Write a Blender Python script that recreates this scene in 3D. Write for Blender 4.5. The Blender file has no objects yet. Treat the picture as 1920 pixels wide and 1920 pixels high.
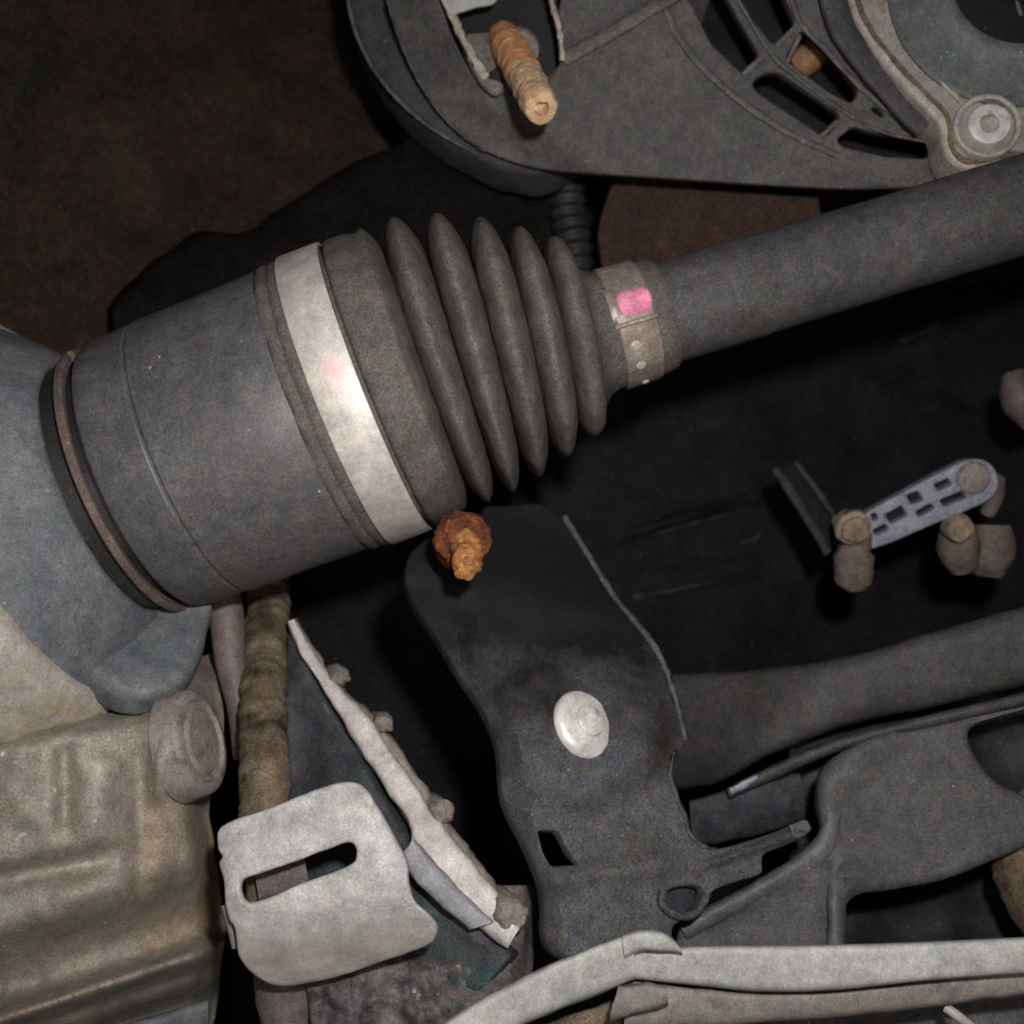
import bpy, bmesh, math, random
from mathutils import Vector, Matrix, noise
random.seed(7)
C = bpy.context.scene
COL = C.collection

# ------------------------------------------------------------------ camera, world, lamp, exposure
F = 1850.0                      # focal length of the photograph in its own pixels (1920 wide)
CAM = Vector((0.0, 0.0, 0.60))  # the lens, 60 cm above the garage floor, looking along +Y
cd = bpy.data.cameras.new('camera'); cam = bpy.data.objects.new('camera', cd); COL.objects.link(cam)
cam.location = CAM; cam.rotation_euler = (math.pi/2, 0, 0)
cd.sensor_width = 36; cd.lens = 36*F/1920; cd.clip_start = 0.01; cd.clip_end = 20
cd.dof.use_dof = True; cd.dof.focus_distance = 0.275; cd.dof.aperture_fstop = 13
C.camera = cam
w = bpy.data.worlds.new('World'); C.world = w; w.use_nodes = True
w.node_tree.nodes['Background'].inputs[0].default_value = (0.55, 0.72, 1.0, 1)
w.node_tree.nodes['Background'].inputs[1].default_value = 0.030
def lamp(name, at, size, watts, colour, aim):
    ld = bpy.data.lights.new(name, 'AREA'); ld.shape = 'DISK'; ld.size = size; ld.energy = watts; ld.color = colour
    o = bpy.data.objects.new(name, ld); COL.objects.link(o); o.location = CAM+Vector(at)
    o.rotation_euler = (Vector(aim)-Vector(at)).to_track_quat('-Z', 'Y').to_euler(); return o
lamp('phone_flash', (0.026, 0.0, 0.042), 0.016, 1.08, (1.0, 0.97, 0.95), (0, .3, 0))       # the light beside the lens
lamp('fill_lamp', (0.03, -0.02, -0.09), 0.06, 0.16, (1.0, 0.88, 0.76), (0, .3, 0))        # weak warm fill, added below the lens
C.view_settings.view_transform = 'Standard'; C.view_settings.look = 'None'
C.view_settings.exposure = 0; C.view_settings.gamma = 1
C.render.engine = 'CYCLES'; C.cycles.filter_width = 1.6
C.cycles.max_bounces = 5; C.cycles.diffuse_bounces = 3; C.cycles.glossy_bounces = 3

# ------------------------------------------------------------------ helpers
def W(px, py, d):               # a point of the photograph at depth d (mm) -> the place itself (metres)
    return CAM + Vector(((px-960)/F*d, d, -(py-960)/F*d))*0.001
def pix(co):
    r = co-CAM
    return 960+F*r.x/r.y, 960-F*r.z/r.y
def sst(a, b, x):
    t = max(0, min(1, (x-a)/(b-a))); return t*t*(3-2*t)
def g1(x, c, s): return math.exp(-((x-c)/s)**2)
def nz(p, f, oct=3): return noise.fractal(Vector(p)*f, 0.9, 2.0, oct)
def smooth(pts, n=6, closed=True):
    out = []; N = len(pts)
    rng = range(N) if closed else range(N-1)
    for i in rng:
        g = (lambda k: pts[k % N]) if closed else (lambda k: pts[max(0, min(N-1, k))])
        p0, p1, p2, p3 = g(i-1), g(i), g(i+1), g(i+2)
        for j in range(n):
            t = j/n
            out.append(tuple(0.5*(2*b+(c-a)*t+(2*a-5*b+4*c-d)*t*t+(3*b-a-3*c+d)*t**3) for a, b, c, d in zip(p0, p1, p2, p3)))
    if not closed: out.append(tuple(pts[-1]))
    return out
def poly_round(pts, r=10, n=4):  # polygon with rounded corners (pixel radius)
    out = []; N = len(pts)
    for i in range(N):
        a, b, c = Vector(pts[i-1][:2]), Vector(pts[i][:2]), Vector(pts[(i+1) % N][:2])
        rr = min(r, (a-b).length*0.45, (c-b).length*0.45)
        s = b+(a-b).normalized()*rr; e = b+(c-b).normalized()*rr
        for j in range(n+1):
            t = j/n; out.append(tuple(s*(1-t)**2+b*2*t*(1-t)+e*t*t))
    return out

def finish(name, me, mat, parent=None, base=None, ang=38, rough=0, rf=300, label=None):
    """link a world-space mesh as ONE object; its origin is the parent's base or its own base"""
    if rough:
        nn = [v.normal.copy() for v in me.vertices]
        for v, n in zip(me.vertices, nn):
            v.co += n*(rough*0.001*nz(v.co, rf))
    me.name = name
    me.shade_smooth()
    try: me.set_sharp_from_angle(angle=math.radians(ang))
    except Exception: pass
    if mat: me.materials.clear(); me.materials.append(mat)
    o = bpy.data.objects.new(name, me); COL.objects.link(o)
    if parent is not None:
        root = Vector(parent['_w'])
        me.transform(Matrix.Translation(-root)); o.parent = parent; o['_w'] = list(root)
    else:
        if base is None:
            cs = [v.co for v in me.vertices]
            base = Vector((sum(c.x for c in cs)/len(cs), sum(c.y for c in cs)/len(cs), min(c.z for c in cs)))
        me.transform(Matrix.Translation(-base)); o.location = base; o['_w'] = list(base)
    if label: o['label'] = label
    return o
def thing(name, label, cat, at, group=None):
    o = bpy.data.objects.new(name, None); COL.objects.link(o)
    o.empty_display_size = 0.01; o.location = at; o['_w'] = list(at); o['label'] = label; o['category'] = cat
    if group: o['group'] = group
    return o
def tag(o, label, cat=None, group=None, kind=None):
    o['label'] = label
    if cat: o['category'] = cat
    if group: o['group'] = group
    if kind: o['kind'] = kind
    return o
def mesh_from(verts, faces):
    me = bpy.data.meshes.new('m'); me.from_pydata([tuple(v) for v in verts], [], faces)
    bm = bmesh.new(); bm.from_mesh(me); bmesh.ops.recalc_face_normals(bm, faces=bm.faces); bm.to_mesh(me); bm.free()
    me.update(); return me
def rings(rs, segs=96, cap=True, closed=False, squash=None):
    """rs: list of (centre, axis direction, radius m) -> one lofted surface"""
    V, Fc = [], []
    for k, (c, d, r) in enumerate(rs):
        d = d.normalized(); e1 = d.cross(Vector((0, 1, 0)))
        if e1.length < 0.05: e1 = d.cross(Vector((0, 0, 1)))
        e1.normalize(); e2 = d.cross(e1).normalized()
        for i in range(segs):
            a = 2*math.pi*i/segs
            V.append(c+(e1*math.cos(a)+e2*math.sin(a))*r)
    n = len(rs)
    for k in range(n if closed else n-1):
        for i in range(segs):
            j = (i+1) % segs; q = (k+1) % n
            Fc.append((k*segs+i, k*segs+j, q*segs+j, q*segs+i))
    if cap and not closed:
        Fc.append(tuple(range(segs))); Fc.append(tuple((n-1)*segs+i for i in range(segs)))
    return mesh_from(V, Fc)
def lathe(prof, o, d, segs=96, closed=False, cap=True):     # prof in mm (along, radius)
    d = d.normalized()
    return rings([(o+d*(s*0.001), d, max(r, 0.02)*0.001) for s, r in prof], segs, cap, closed)
def loft(secs, cap=True):       # secs: list of closed loops with equal counts
    n = len(secs[0]); V = [p for s in secs for p in s]; Fc = []
    for k in range(len(secs)-1):
        for i in range(n):
            j = (i+1) % n; Fc.append((k*n+i, k*n+j, (k+1)*n+j, (k+1)*n+i))
    if cap: Fc.append(tuple(range(n))); Fc.append(tuple((len(secs)-1)*n+i for i in range(n)))
    return mesh_from(V, Fc)
def bar(top, bot, d, thick, e=0.45, n=24, sm=8):
    """a rail whose upper and lower edges run through two pixel paths; d = depth list, thick = front-to-back mm, e = squareness"""
    if isinstance(d, (int, float)): d = [d]*len(top)
    st = smooth([(a[0], a[1], b[0], b[1], dd) for a, b, dd in zip(top, bot, d)], sm, False)
    secs = []
    for a0, a1, b0, b1, dd in st:
        T, B = W(a0, a1, dd), W(b0, b1, dd); c = (T+B)/2; h = (T-B)/2; nn = (CAM-c).normalized()
        loop = []
        for i in range(n):
            t = 2*math.pi*i/n; cs, sn = math.cos(t), math.sin(t)
            f = lambda v: math.copysign(abs(v)**e, v)
            loop.append(c+h*f(cs)+nn*(thick*0.0005*(f(sn)-1)))
        secs.append(loop)
    return loft(secs)
def tube(path, r, segs=20, prof=None, sub=8):
    """path: (px,py,depth) control points, r mm or list; prof(t mm) adds to the radius"""
    if isinstance(r, (int, float)): r = [r]*len(path)
    st = smooth([(*p, q) for p, q in zip(path, r)], sub, False)
    pts = [W(*p[:3]) for p in st]; rs = []; L = 0
    for i, p in enumerate(pts):
        d = pts[min(i+1, len(pts)-1)]-pts[max(i-1, 0)]
        if i: L += (p-pts[i-1]).length*1000
        rs.append((p, d, 0.001*(st[i][3]+(prof(L) if prof else 0))))
    return rings(rs, segs)
def plane3(a, b, c):
    A, B, Cc = W(*a), W(*b), W(*c); n = (B-A).cross(Cc-A).normalized()
    if n.dot(CAM-A) < 0: n = -n
    return A, n
def plate(outline, pl, thick, bevel=0.5, holes=(), cuts=0, deform=None, res=2):
    """a sheet of real thickness lying in plane pl = (point, normal towards the lens); outline and holes given by their pixels"""
    o, n = pl
    ex = n.cross(Vector((0, 0, 1)));  ex = (ex if ex.length > 0.1 else Vector((1, 0, 0))).normalized(); ey = n.cross(ex).normalized()
    def loc(p):
        r = W(p[0], p[1], 1000)-CAM; t = (o-CAM).dot(n)/r.dot(n); q = CAM+r*t-o
        return q.dot(ex), q.dot(ey)
    cu = bpy.data.curves.new('c', 'CURVE'); cu.dimensions = '2D'; cu.fill_mode = 'BOTH'
    S = 100.0
    for lp in [outline]+list(holes):
        sp = cu.splines.new('POLY'); sp.points.add(len(lp)-1); sp.use_cyclic_u = True
        for q, p in zip(sp.points, lp):
            x, y = loc(p); q.co = (x*S, y*S, 0, 1)
    b = bevel*0.001*S; cu.extrude = max(thick*0.0005*S-b, 1e-5); cu.bevel_depth = b; cu.bevel_resolution = res; cu.offset = -b
    ob = bpy.data.objects.new('c', cu); COL.objects.link(ob)
    dg = bpy.context.evaluated_depsgraph_get(); dg.update()
    me = bpy.data.meshes.new_from_object(ob.evaluated_get(dg))
    bpy.data.objects.remove(ob); bpy.data.curves.remove(cu)
    M = Matrix.Identity(4)
    for i in range(3): M[i][0], M[i][1], M[i][2] = ex[i], ey[i], n[i]
    bm = bmesh.new(); bm.from_mesh(me)
    bmesh.ops.remove_doubles(bm, verts=bm.verts, dist=1e-5)
    if cuts:
        xs = [v.co.x for v in bm.verts]; ys = [v.co.y for v in bm.verts]
        for k in range(1, cuts):
            for ax, lo, hi in ((0, min(xs), max(xs)), (1, min(ys), max(ys))):
                p = [0, 0, 0]; p[ax] = lo+(hi-lo)*k/cuts; nn = [0, 0, 0]; nn[ax] = 1
                bmesh.ops.bisect_plane(bm, geom=bm.verts[:]+bm.edges[:]+bm.faces[:], plane_co=p, plane_no=nn, dist=1e-6)
    bmesh.ops.recalc_face_normals(bm, faces=bm.faces)
    bm.to_mesh(me); bm.free()
    me.transform(Matrix.Translation(o-n*(thick*0.0005))@M@Matrix.Scale(1/S, 4))
    if deform:
        for v in me.vertices:
            r = (v.co-CAM).normalized(); v.co += r*(0.001*deform(*pix(v.co))/r.dot(n))
    me.update(); return me
def relief(xl, xr, y0, y1, fd, nx, ny, back=40, roll=10, ytop=None, troll=0):
    """a cast surface: front follows fd(px,py) in mm between silhouettes xl(y), xr(y); its rim rolls back and it is closed behind"""
    V, Fc = [], []
    cols = nx+1+2
    for j in range(ny+1):
        y = y0+(y1-y0)*j/ny; a, b = xl(y), xr(y)
        for i in range(cols):
            if i <= nx:
                u = i/nx; x = a+(b-a)*u
                yy = y if ytop is None else ytop(x)+(y1-ytop(x))*j/ny
                d = fd(x, yy)+roll*(sst(0.88, 1, u)**2)+troll*(1-sst(0, .12, j/ny))**2
                V.append(W(x, yy, d))
            else:
                xx = b-1 if i == nx+1 else a
                yy = y if ytop is None else ytop(xx)+(y1-ytop(xx))*j/ny
                V.append(W(xx, yy, fd(b, yy)+roll+troll+back*(0.5 if i == nx+1 else 1)))
    for j in range(ny):
        for i in range(cols):
            k = (i+1) % cols
            Fc.append((j*cols+i, j*cols+k, (j+1)*cols+k, (j+1)*cols+i))
    Fc.append(tuple(range(cols))); Fc.append(tuple(ny*cols+i for i in range(cols)))
    return mesh_from(V, Fc)
def bolt(c, d, R, h, hexa=True, mat=None, name='bolt_head', parent=None, wash=0, dome=0.15, hole=0):
    prof = [(-h*0.4, R)] if not wash else [(-h*0.4, wash), (0, wash), (0.05*h, R)]
    prof += [(h*0.75, R), (h*(1-dome*0.3), R*0.86)]
    if hole: prof += [(h, R*0.7), (h, hole), (h*0.35, hole*0.9), (h*0.3, 0.02)]
    else: prof += [(h, R*0.6), (h*1.02, 0.02)]
    return finish(name, lathe(prof, c, d, 6 if hexa else 40), mat, parent, ang=30)

# ------------------------------------------------------------------ materials (colour, grain, wear only)
def mat(name, a, b, sc=70, rough=0.6, rvar=0.15, metal=0.0, grain=0.35, gs=1500, bump=0.25, mott=0.10, speck=None, sthr=0.10, ssc=260, spec=0.4, third=None, tsc=28, tlo=0.52, thi=0.66, seed=0.0, midbump=0.3, stretch=None):
    m = bpy.data.materials.new(name); m.use_nodes = True; t = m.node_tree; N = t.nodes; L = t.links
    P = N['Principled BSDF']
    tc = N.new('ShaderNodeTexCoord'); mp = N.new('ShaderNodeMapping'); L.new(tc.outputs['Object'], mp.inputs[0])
    mp.inputs['Location'].default_value = (seed, seed*0.7, seed*1.3)
    if stretch: mp.inputs['Scale'].default_value = stretch
    def noise_(s, det=4, r=0.6):
        n = N.new('ShaderNodeTexNoise'); n.inputs['Scale'].default_value = s; n.inputs['Detail'].default_value = det; n.inputs['Roughness'].default_value = r
        L.new(mp.outputs[0], n.inputs['Vector']); return n
    def ramp(src, lo, hi, c0=(0, 0, 0, 1), c1=(1, 1, 1, 1)):
        r = N.new('ShaderNodeValToRGB'); r.color_ramp.elements[0].position = lo; r.color_ramp.elements[1].position = hi
        r.color_ramp.elements[0].color = c0; r.color_ramp.elements[1].color = c1; L.new(src, r.inputs[0]); return r.outputs[0]
    def mix(fac, c1, c2, bt='MIX'):
        x = N.new('ShaderNodeMix'); x.data_type = 'RGBA'; x.blend_type = bt
        for s, v in ((x.inputs[0], fac), (x.inputs[6], c1), (x.inputs[7], c2)):
            if hasattr(v, 'links'): L.new(v, s)
            else: s.default_value = v if isinstance(v, float) else (*v[:3], 1)
        return x.outputs[2]
    n1 = noise_(sc, 5)
    col = mix(ramp(n1.outputs['Fac'], 0.36, 0.64), a, b)
    if third:
        n3 = noise_(tsc, 6, 0.65); col = mix(ramp(n3.outputs['Fac'], tlo, thi), col, third)
    if mott:
        n4 = noise_(300, 4, 0.75); col = mix(min(1.0, mott*(2.6 if max(a) < .15 else 1.2)), col, n4.outputs['Color'], 'OVERLAY')
    n2 = noise_(gs, 3, 0.8); grain = min(.9, grain*1.8)
    gr = ramp(n2.outputs['Fac'], 0.25, 0.75, (1-grain, 1-grain, 1-grain, 1), (1+grain, 1+grain, 1+grain, 1))
    col = mix(1.0, col, gr, 'MULTIPLY')
    n7 = noise_(150, 8, .78); col = mix(1.0, col, ramp(n7.outputs['Fac'], .34, .66, (.74, .74, .75, 1), (1.27, 1.26, 1.24, 1)), 'MULTIPLY')
    n6 = noise_(700, 3, .8); col = mix(.34 if max(a) < .15 else .13, col, n6.outputs['Color'], 'OVERLAY')
    if not speck and max(a) < .16: speck, sthr, ssc = tuple(min(1, c*2.6+.03) for c in b), .10, 230
    if speck:
        v = N.new('ShaderNodeTexVoronoi'); v.inputs['Scale'].default_value = ssc; L.new(mp.outputs[0], v.inputs['Vector'])
        nb = noise_(90, 2); 
        mm = N.new('ShaderNodeMath'); mm.operation = 'MULTIPLY'; L.new(ramp(nb.outputs['Fac'], 0.45, 0.62), mm.inputs[0])
        L.new(ramp(v.outputs['Distance'], sthr*0.5, sthr, (1, 1, 1, 1), (0, 0, 0, 1)), mm.inputs[1])
        col = mix(mm.outputs[0], col, speck)
    L.new(col, P.inputs['Base Color'])
    rr = N.new('ShaderNodeMapRange'); L.new(n1.outputs['Fac'], rr.inputs[0]); rr.inputs[3].default_value = rough-rvar; rr.inputs[4].default_value = min(1, rough+rvar)
    L.new(rr.outputs[0], P.inputs['Roughness']); P.inputs['Metallic'].default_value = metal; P.inputs['Specular IOR Level'].default_value = spec
    b1 = N.new('ShaderNodeBump'); b1.inputs['Strength'].default_value = bump; b1.inputs['Distance'].default_value = 0.00012; L.new(n2.outputs['Fac'], b1.inputs['Height'])
    n5 = noise_(520, 4, 0.6)
    b2 = N.new('ShaderNodeBump'); b2.inputs['Strength'].default_value = midbump; b2.inputs['Distance'].default_value = 0.0005; L.new(n5.outputs['Fac'], b2.inputs['Height'])
    L.new(b1.outputs[0], b2.inputs['Normal']); L.new(b2.outputs[0], P.inputs['Normal'])
    m['p'] = 1
    return m
M = {}
M['housing'] = mat('painted_steel', (.066, .067, .072), (.090, .089, .093), 45, .52, .08, 0, .32, bump=.2, speck=(.4, .38, .36), sthr=.06, ssc=110, midbump=.15, third=(.078, .070, .068), tsc=24, tlo=.48, thi=.66, mott=.14)
M['rubber'] = mat('dusty_rubber', (.070, .062, .056), (.098, .088, .080), 80, .78, .1, 0, .4, speck=(.18, .17, .16), sthr=.09, ssc=420, midbump=.15, spec=.25)
M['clamp'] = mat('bare_steel_band', (.44, .405, .375), (.52, .48, .445), 60, .55, .05, .3, .14, bump=.1, mott=.06, midbump=.08, spec=.5, third=(.38, .34, .30), tsc=45, tlo=.56, thi=.7)
M['clampdull'] = mat('dull_steel_band', (.17, .14, .12), (.24, .20, .17), 120, .5, .1, .2, .25, bump=.2, third=(.30, .27, .24), tsc=160)
M['pink'] = mat('pink_paint', (.52, .16, .26), (.62, .23, .34), 200, .7, .1, 0, .25, mott=.05, midbump=.2, third=(.50, .30, .33), tsc=240, tlo=.58, spec=.25)
M['rustring'] = mat('rusty_ring', (.11, .085, .078), (.16, .12, .10), 90, .5, .1, .2, .3, third=(.42, .30, .19), tsc=70, tlo=.56, thi=.64)
M['darkring'] = mat('oily_black', (.012, .011, .012), (.022, .02, .02), 120, .5, .1, 0, .3)
M['bluegrey'] = mat('blue_grey_casting', (.090, .100, .112), (.125, .130, .138), 40, .62, .1, 0, .28, mott=.12, third=(.15, .15, .15), tsc=60, midbump=.22)
M['case'] = mat('stained_aluminium', (.225, .20, .165), (.315, .285, .25), 44, .65, .1, .05, .3, mott=.16, third=(.26, .18, .095), tsc=20, tlo=.49, thi=.66, speck=(.6, .57, .52), sthr=.13, ssc=150, midbump=.24, bump=.5, spec=.3)
M['case2'] = mat('bright_stained_aluminium', (.36, .325, .28), (.45, .41, .37), 34, .45, .1, .15, .2, mott=.10, third=(.34, .26, .155), tsc=26, tlo=.54, midbump=.2)
M['boss'] = mat('grey_casting', (.19, .165, .15), (.24, .21, .19), 130, .6, .1, 0, .28, mott=.1, midbump=.4, third=(.12, .10, .09), tsc=140, tlo=.55)
M['black'] = mat('black_grimy_steel', (.013, .013, .0145), (.024, .023, .026), 60, .6, .1, 0, .5, third=(.05, .044, .047), tsc=40, tlo=.54, thi=.70, speck=(.13, .12, .12), sthr=.16, ssc=300, midbump=.5)
M['bracket'] = mat('grimy_bracket_steel', (.062, .066, .073), (.092, .089, .089), 34, .75, .1, 0, .45, third=(.050, .044, .042), tsc=30, tlo=.50, thi=.70, speck=(.19, .18, .17), sthr=.14, ssc=330, midbump=.4, mott=.18, spec=.15)
M['edge2'] = mat('dark_worn_edge', (.022, .025, .030), (.040, .042, .048), 150, .65, .1, 0, .35, midbump=.4, spec=.2)
M['tab'] = mat('dusty_olive_tab', (.070, .068, .061), (.10, .096, .085), 60, .7, .1, 0, .38, mott=.14, midbump=.35, third=(.045, .043, .042), tsc=60, tlo=.52)
M['chip'] = mat('chipped_edge_grey', (.10, .096, .09), (.145, .138, .128), 260, .7, .1, 0, .4, midbump=.6, third=(.05, .048, .048), tsc=120, tlo=.5)
M['bluepale'] = mat('pale_blue_grey', (.24, .245, .27), (.31, .31, .33), 60, .6, .1, 0, .25, mott=.12, midbump=.3)
M['bluepale2'] = mat('blue_grey_edge', (.085, .085, .095), (.12, .12, .13), 60, .6, .1, 0, .3, mott=.12, midbump=.3)
M['drum'] = mat('dark_brown_rust', (.038, .023, .018), (.054, .034, .026), 40, .85, .1, 0, .4, gs=1100, mott=.2, midbump=.5, spec=.12)
M['rim2'] = mat('rubbed_rim', (.085, .08, .075), (.15, .14, .125), 260, .7, .1, 0, .4, midbump=.6, third=(.05, .048, .05), tsc=90, tlo=.48)
M['ridge'] = mat('rubbed_plastic_ridge', (.10, .094, .09), (.14, .13, .122), 90, .68, .1, 0, .4, mott=.14, midbump=.4, third=(.085, .08, .078), tsc=60, tlo=.5, spec=.25)
M['backedge'] = mat('tan_cast_edge', (.19, .165, .145), (.25, .22, .195), 80, .7, .1, 0, .3, mott=.12, midbump=.5, third=(.13, .11, .095), tsc=80, tlo=.52)
M['darkband'] = mat('matt_black', (.0065, .006, .0055), (.011, .0095, .0085), 60, .9, .05, 0, .5, gs=1000, mott=.2, midbump=.3, spec=.05)
M['edge'] = mat('worn_edge_steel', (.045, .048, .052), (.085, .086, .088), 110, .6, .1, 0, .45, midbump=.5, third=(.03, .03, .032), tsc=60, tlo=.5, spec=.2)
M['arm'] = mat('grey_arm_paint', (.046, .045, .049), (.064, .062, .064), 40, .65, .1, 0, .38, mott=.2, midbump=.25, speck=(.2, .19, .18), sthr=.06, ssc=200, spec=.25, third=(.058, .053, .050), tsc=26, tlo=.5)
M['subframe'] = mat('subframe_grey', (.066, .066, .071), (.092, .089, .090), 30, .7, .1, 0, .36, mott=.18, third=(.125, .118, .113), tsc=22, tlo=.54, thi=.70, midbump=.25, spec=.25)
M['cover'] = mat('alternator_plastic', (.066, .063, .063), (.096, .090, .086), 32, .68, .1, 0, .4, mott=.2, third=(.115, .092, .08), tsc=26, tlo=.54, thi=.72, midbump=.4, spec=.25)
M['rim'] = mat('alternator_rim', (.048, .046, .054), (.068, .064, .068), 40, .65, .1, 0, .36, mott=.16, spec=.25)
M['frame'] = mat('cast_end_frame', (.23, .21, .19), (.30, .275, .25), 60, .6, .1, .05, .3, mott=.14, third=(.17, .145, .12), tsc=60, tlo=.54, midbump=.4, spec=.3)
M['framelip'] = mat('cast_lip', (.33, .295, .25), (.41, .37, .32), 90, .55, .1, .05, .3, mott=.12, midbump=.6, third=(.21, .175, .14), tsc=90, tlo=.58, spec=.3)
M['bearing'] = mat('blue_grey_disc', (.085, .094, .10), (.125, .130, .132), 50, .6, .1, .05, .3, mott=.18, third=(.10, .115, .10), tsc=45)
M['studrust'] = mat('rusty_stud', (.62, .27, .115), (.74, .38, .19), 180, .75, .1, 0, .28, third=(.42, .18, .08), tsc=160, tlo=.56, midbump=.5)
M['studtan'] = mat('tan_stud', (.56, .36, .21), (.64, .44, .27), 180, .7, .1, 0, .25, third=(.46, .27, .14), tsc=140, tlo=.54, midbump=.5)
M['paleedge'] = mat('chipped_pale_edge', (.30, .27, .22), (.40, .37, .30), 200, .6, .1, 0, .3, midbump=.6)
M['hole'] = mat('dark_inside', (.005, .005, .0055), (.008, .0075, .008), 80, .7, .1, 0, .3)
M['copper'] = mat('brown_winding', (.22, .11, .05), (.30, .16, .08), 200, .6, .1, 0, .3)
M['rod'] = mat('mud_brown_rod', (.115, .084, .058), (.175, .135, .095), 90, .82, .1, 0, .42, mott=.16, third=(.05, .036, .027), tsc=60, tlo=.50, thi=.64, midbump=.7, spec=.15)
M['pale'] = mat('pale_galvanised', (.37, .365, .36), (.45, .445, .435), 38, .55, .1, .05, .22, mott=.08, third=(.31, .28, .245), tsc=36, tlo=.48, thi=.68, midbump=.3, speck=(.16, .14, .12), sthr=.13, ssc=190)
M['strip'] = mat('pale_cast_edge', (.50, .47, .44), (.62, .58, .55), 60, .6, .1, .05, .2, mott=.1, third=(.36, .325, .29), tsc=60, tlo=.54, midbump=.35)
M['teal'] = mat('dark_teal_face', (.038, .044, .048), (.060, .060, .066), 60, .65, .1, 0, .42, third=(.020, .062, .058), tsc=30, tlo=.56, thi=.68, midbump=.6, mott=.16, spec=.25)
M['dirt'] = mat('oily_dirt', (.085, .076, .076), (.14, .125, .12), 110, .7, .1, 0, .4, third=(.04, .036, .04), tsc=60, midbump=.6, mott=.15, speck=(.28, .26, .24), sthr=.2, ssc=240)
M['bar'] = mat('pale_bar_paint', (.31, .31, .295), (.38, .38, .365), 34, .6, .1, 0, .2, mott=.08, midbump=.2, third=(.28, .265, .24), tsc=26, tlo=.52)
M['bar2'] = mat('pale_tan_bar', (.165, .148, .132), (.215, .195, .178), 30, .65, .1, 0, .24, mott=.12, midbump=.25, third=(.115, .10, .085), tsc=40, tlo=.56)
M['silver'] = mat('zinc_bolt', (.54, .525, .50), (.64, .62, .60), 110, .42, .08, .2, .12, third=(.36, .35, .325), tsc=120, tlo=.56, midbump=.2, mott=.05)
M['rust'] = mat('orange_rust', (.10, .030, .014), (.16, .056, .022), 220, .85, .1, 0, .45, third=(.045, .016, .010), tsc=150, tlo=.46, midbump=.8, spec=.15)
M['rust2'] = mat('amber_rust', (.26, .105, .035), (.36, .17, .06), 300, .75, .1, 0, .35, third=(.15, .055, .02), tsc=260, tlo=.52, midbump=.7, spec=.2)
M['link'] = mat('blue_grey_link', (.215, .23, .285), (.28, .295, .345), 90, .6, .1, .05, .32, mott=.14, midbump=.5, third=(.15, .15, .165), tsc=90, tlo=.54)
M['tanbolt'] = mat('tan_bolt', (.21, .155, .11), (.28, .21, .155), 160, .75, .1, 0, .34, third=(.14, .10, .075), tsc=130, midbump=.6, spec=.25)
M['brownbolt'] = mat('brown_grey_bush', (.11, .09, .076), (.155, .13, .11), 120, .75, .1, 0, .34, midbump=.6, third=(.07, .058, .052), tsc=110, tlo=.52, spec=.25)
M['wall'] = mat('brown_grimy_wall', (.034, .022, .017), (.047, .032, .023), 46, .85, .1, 0, .6, gs=1000, mott=.34, third=(.019, .021, .015), tsc=30, midbump=.8, spec=.12)
M['panel'] = mat('black_panel', (.012, .012, .0135), (.020, .020, .022), 34, .75, .1, 0, .55, gs=1000, mott=.2, midbump=.5, speck=(.05, .05, .055), sthr=.16, ssc=140, spec=.12)
M['brownpipe'] = mat('purple_brown_pipe', (.11, .088, .085), (.15, .12, .115), 60, .6, .1, 0, .3, midbump=.3)

def height_tint(m, z0, z1, dark, amp=.055):
    # blends a second tone in along Z, with a ragged noisy border
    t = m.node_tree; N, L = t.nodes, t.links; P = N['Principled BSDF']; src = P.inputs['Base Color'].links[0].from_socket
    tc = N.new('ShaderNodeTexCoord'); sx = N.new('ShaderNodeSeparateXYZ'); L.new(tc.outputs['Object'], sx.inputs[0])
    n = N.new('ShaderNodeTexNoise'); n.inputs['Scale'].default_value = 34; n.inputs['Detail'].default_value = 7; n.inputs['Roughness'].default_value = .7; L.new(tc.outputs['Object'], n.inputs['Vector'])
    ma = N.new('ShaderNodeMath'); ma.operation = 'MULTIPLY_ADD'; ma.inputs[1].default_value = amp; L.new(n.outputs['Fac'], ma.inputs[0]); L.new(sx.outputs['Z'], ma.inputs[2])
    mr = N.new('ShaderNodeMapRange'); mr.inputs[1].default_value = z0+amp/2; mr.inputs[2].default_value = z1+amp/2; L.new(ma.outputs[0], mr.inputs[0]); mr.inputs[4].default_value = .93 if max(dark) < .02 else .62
    mx = N.new('ShaderNodeMix'); mx.data_type = 'RGBA'; L.new(mr.outputs[0], mx.inputs[0]); L.new(src, mx.inputs[6]); mx.inputs[7].default_value = (*dark, 1); L.new(mx.outputs[2], P.inputs['Base Color'])

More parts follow.
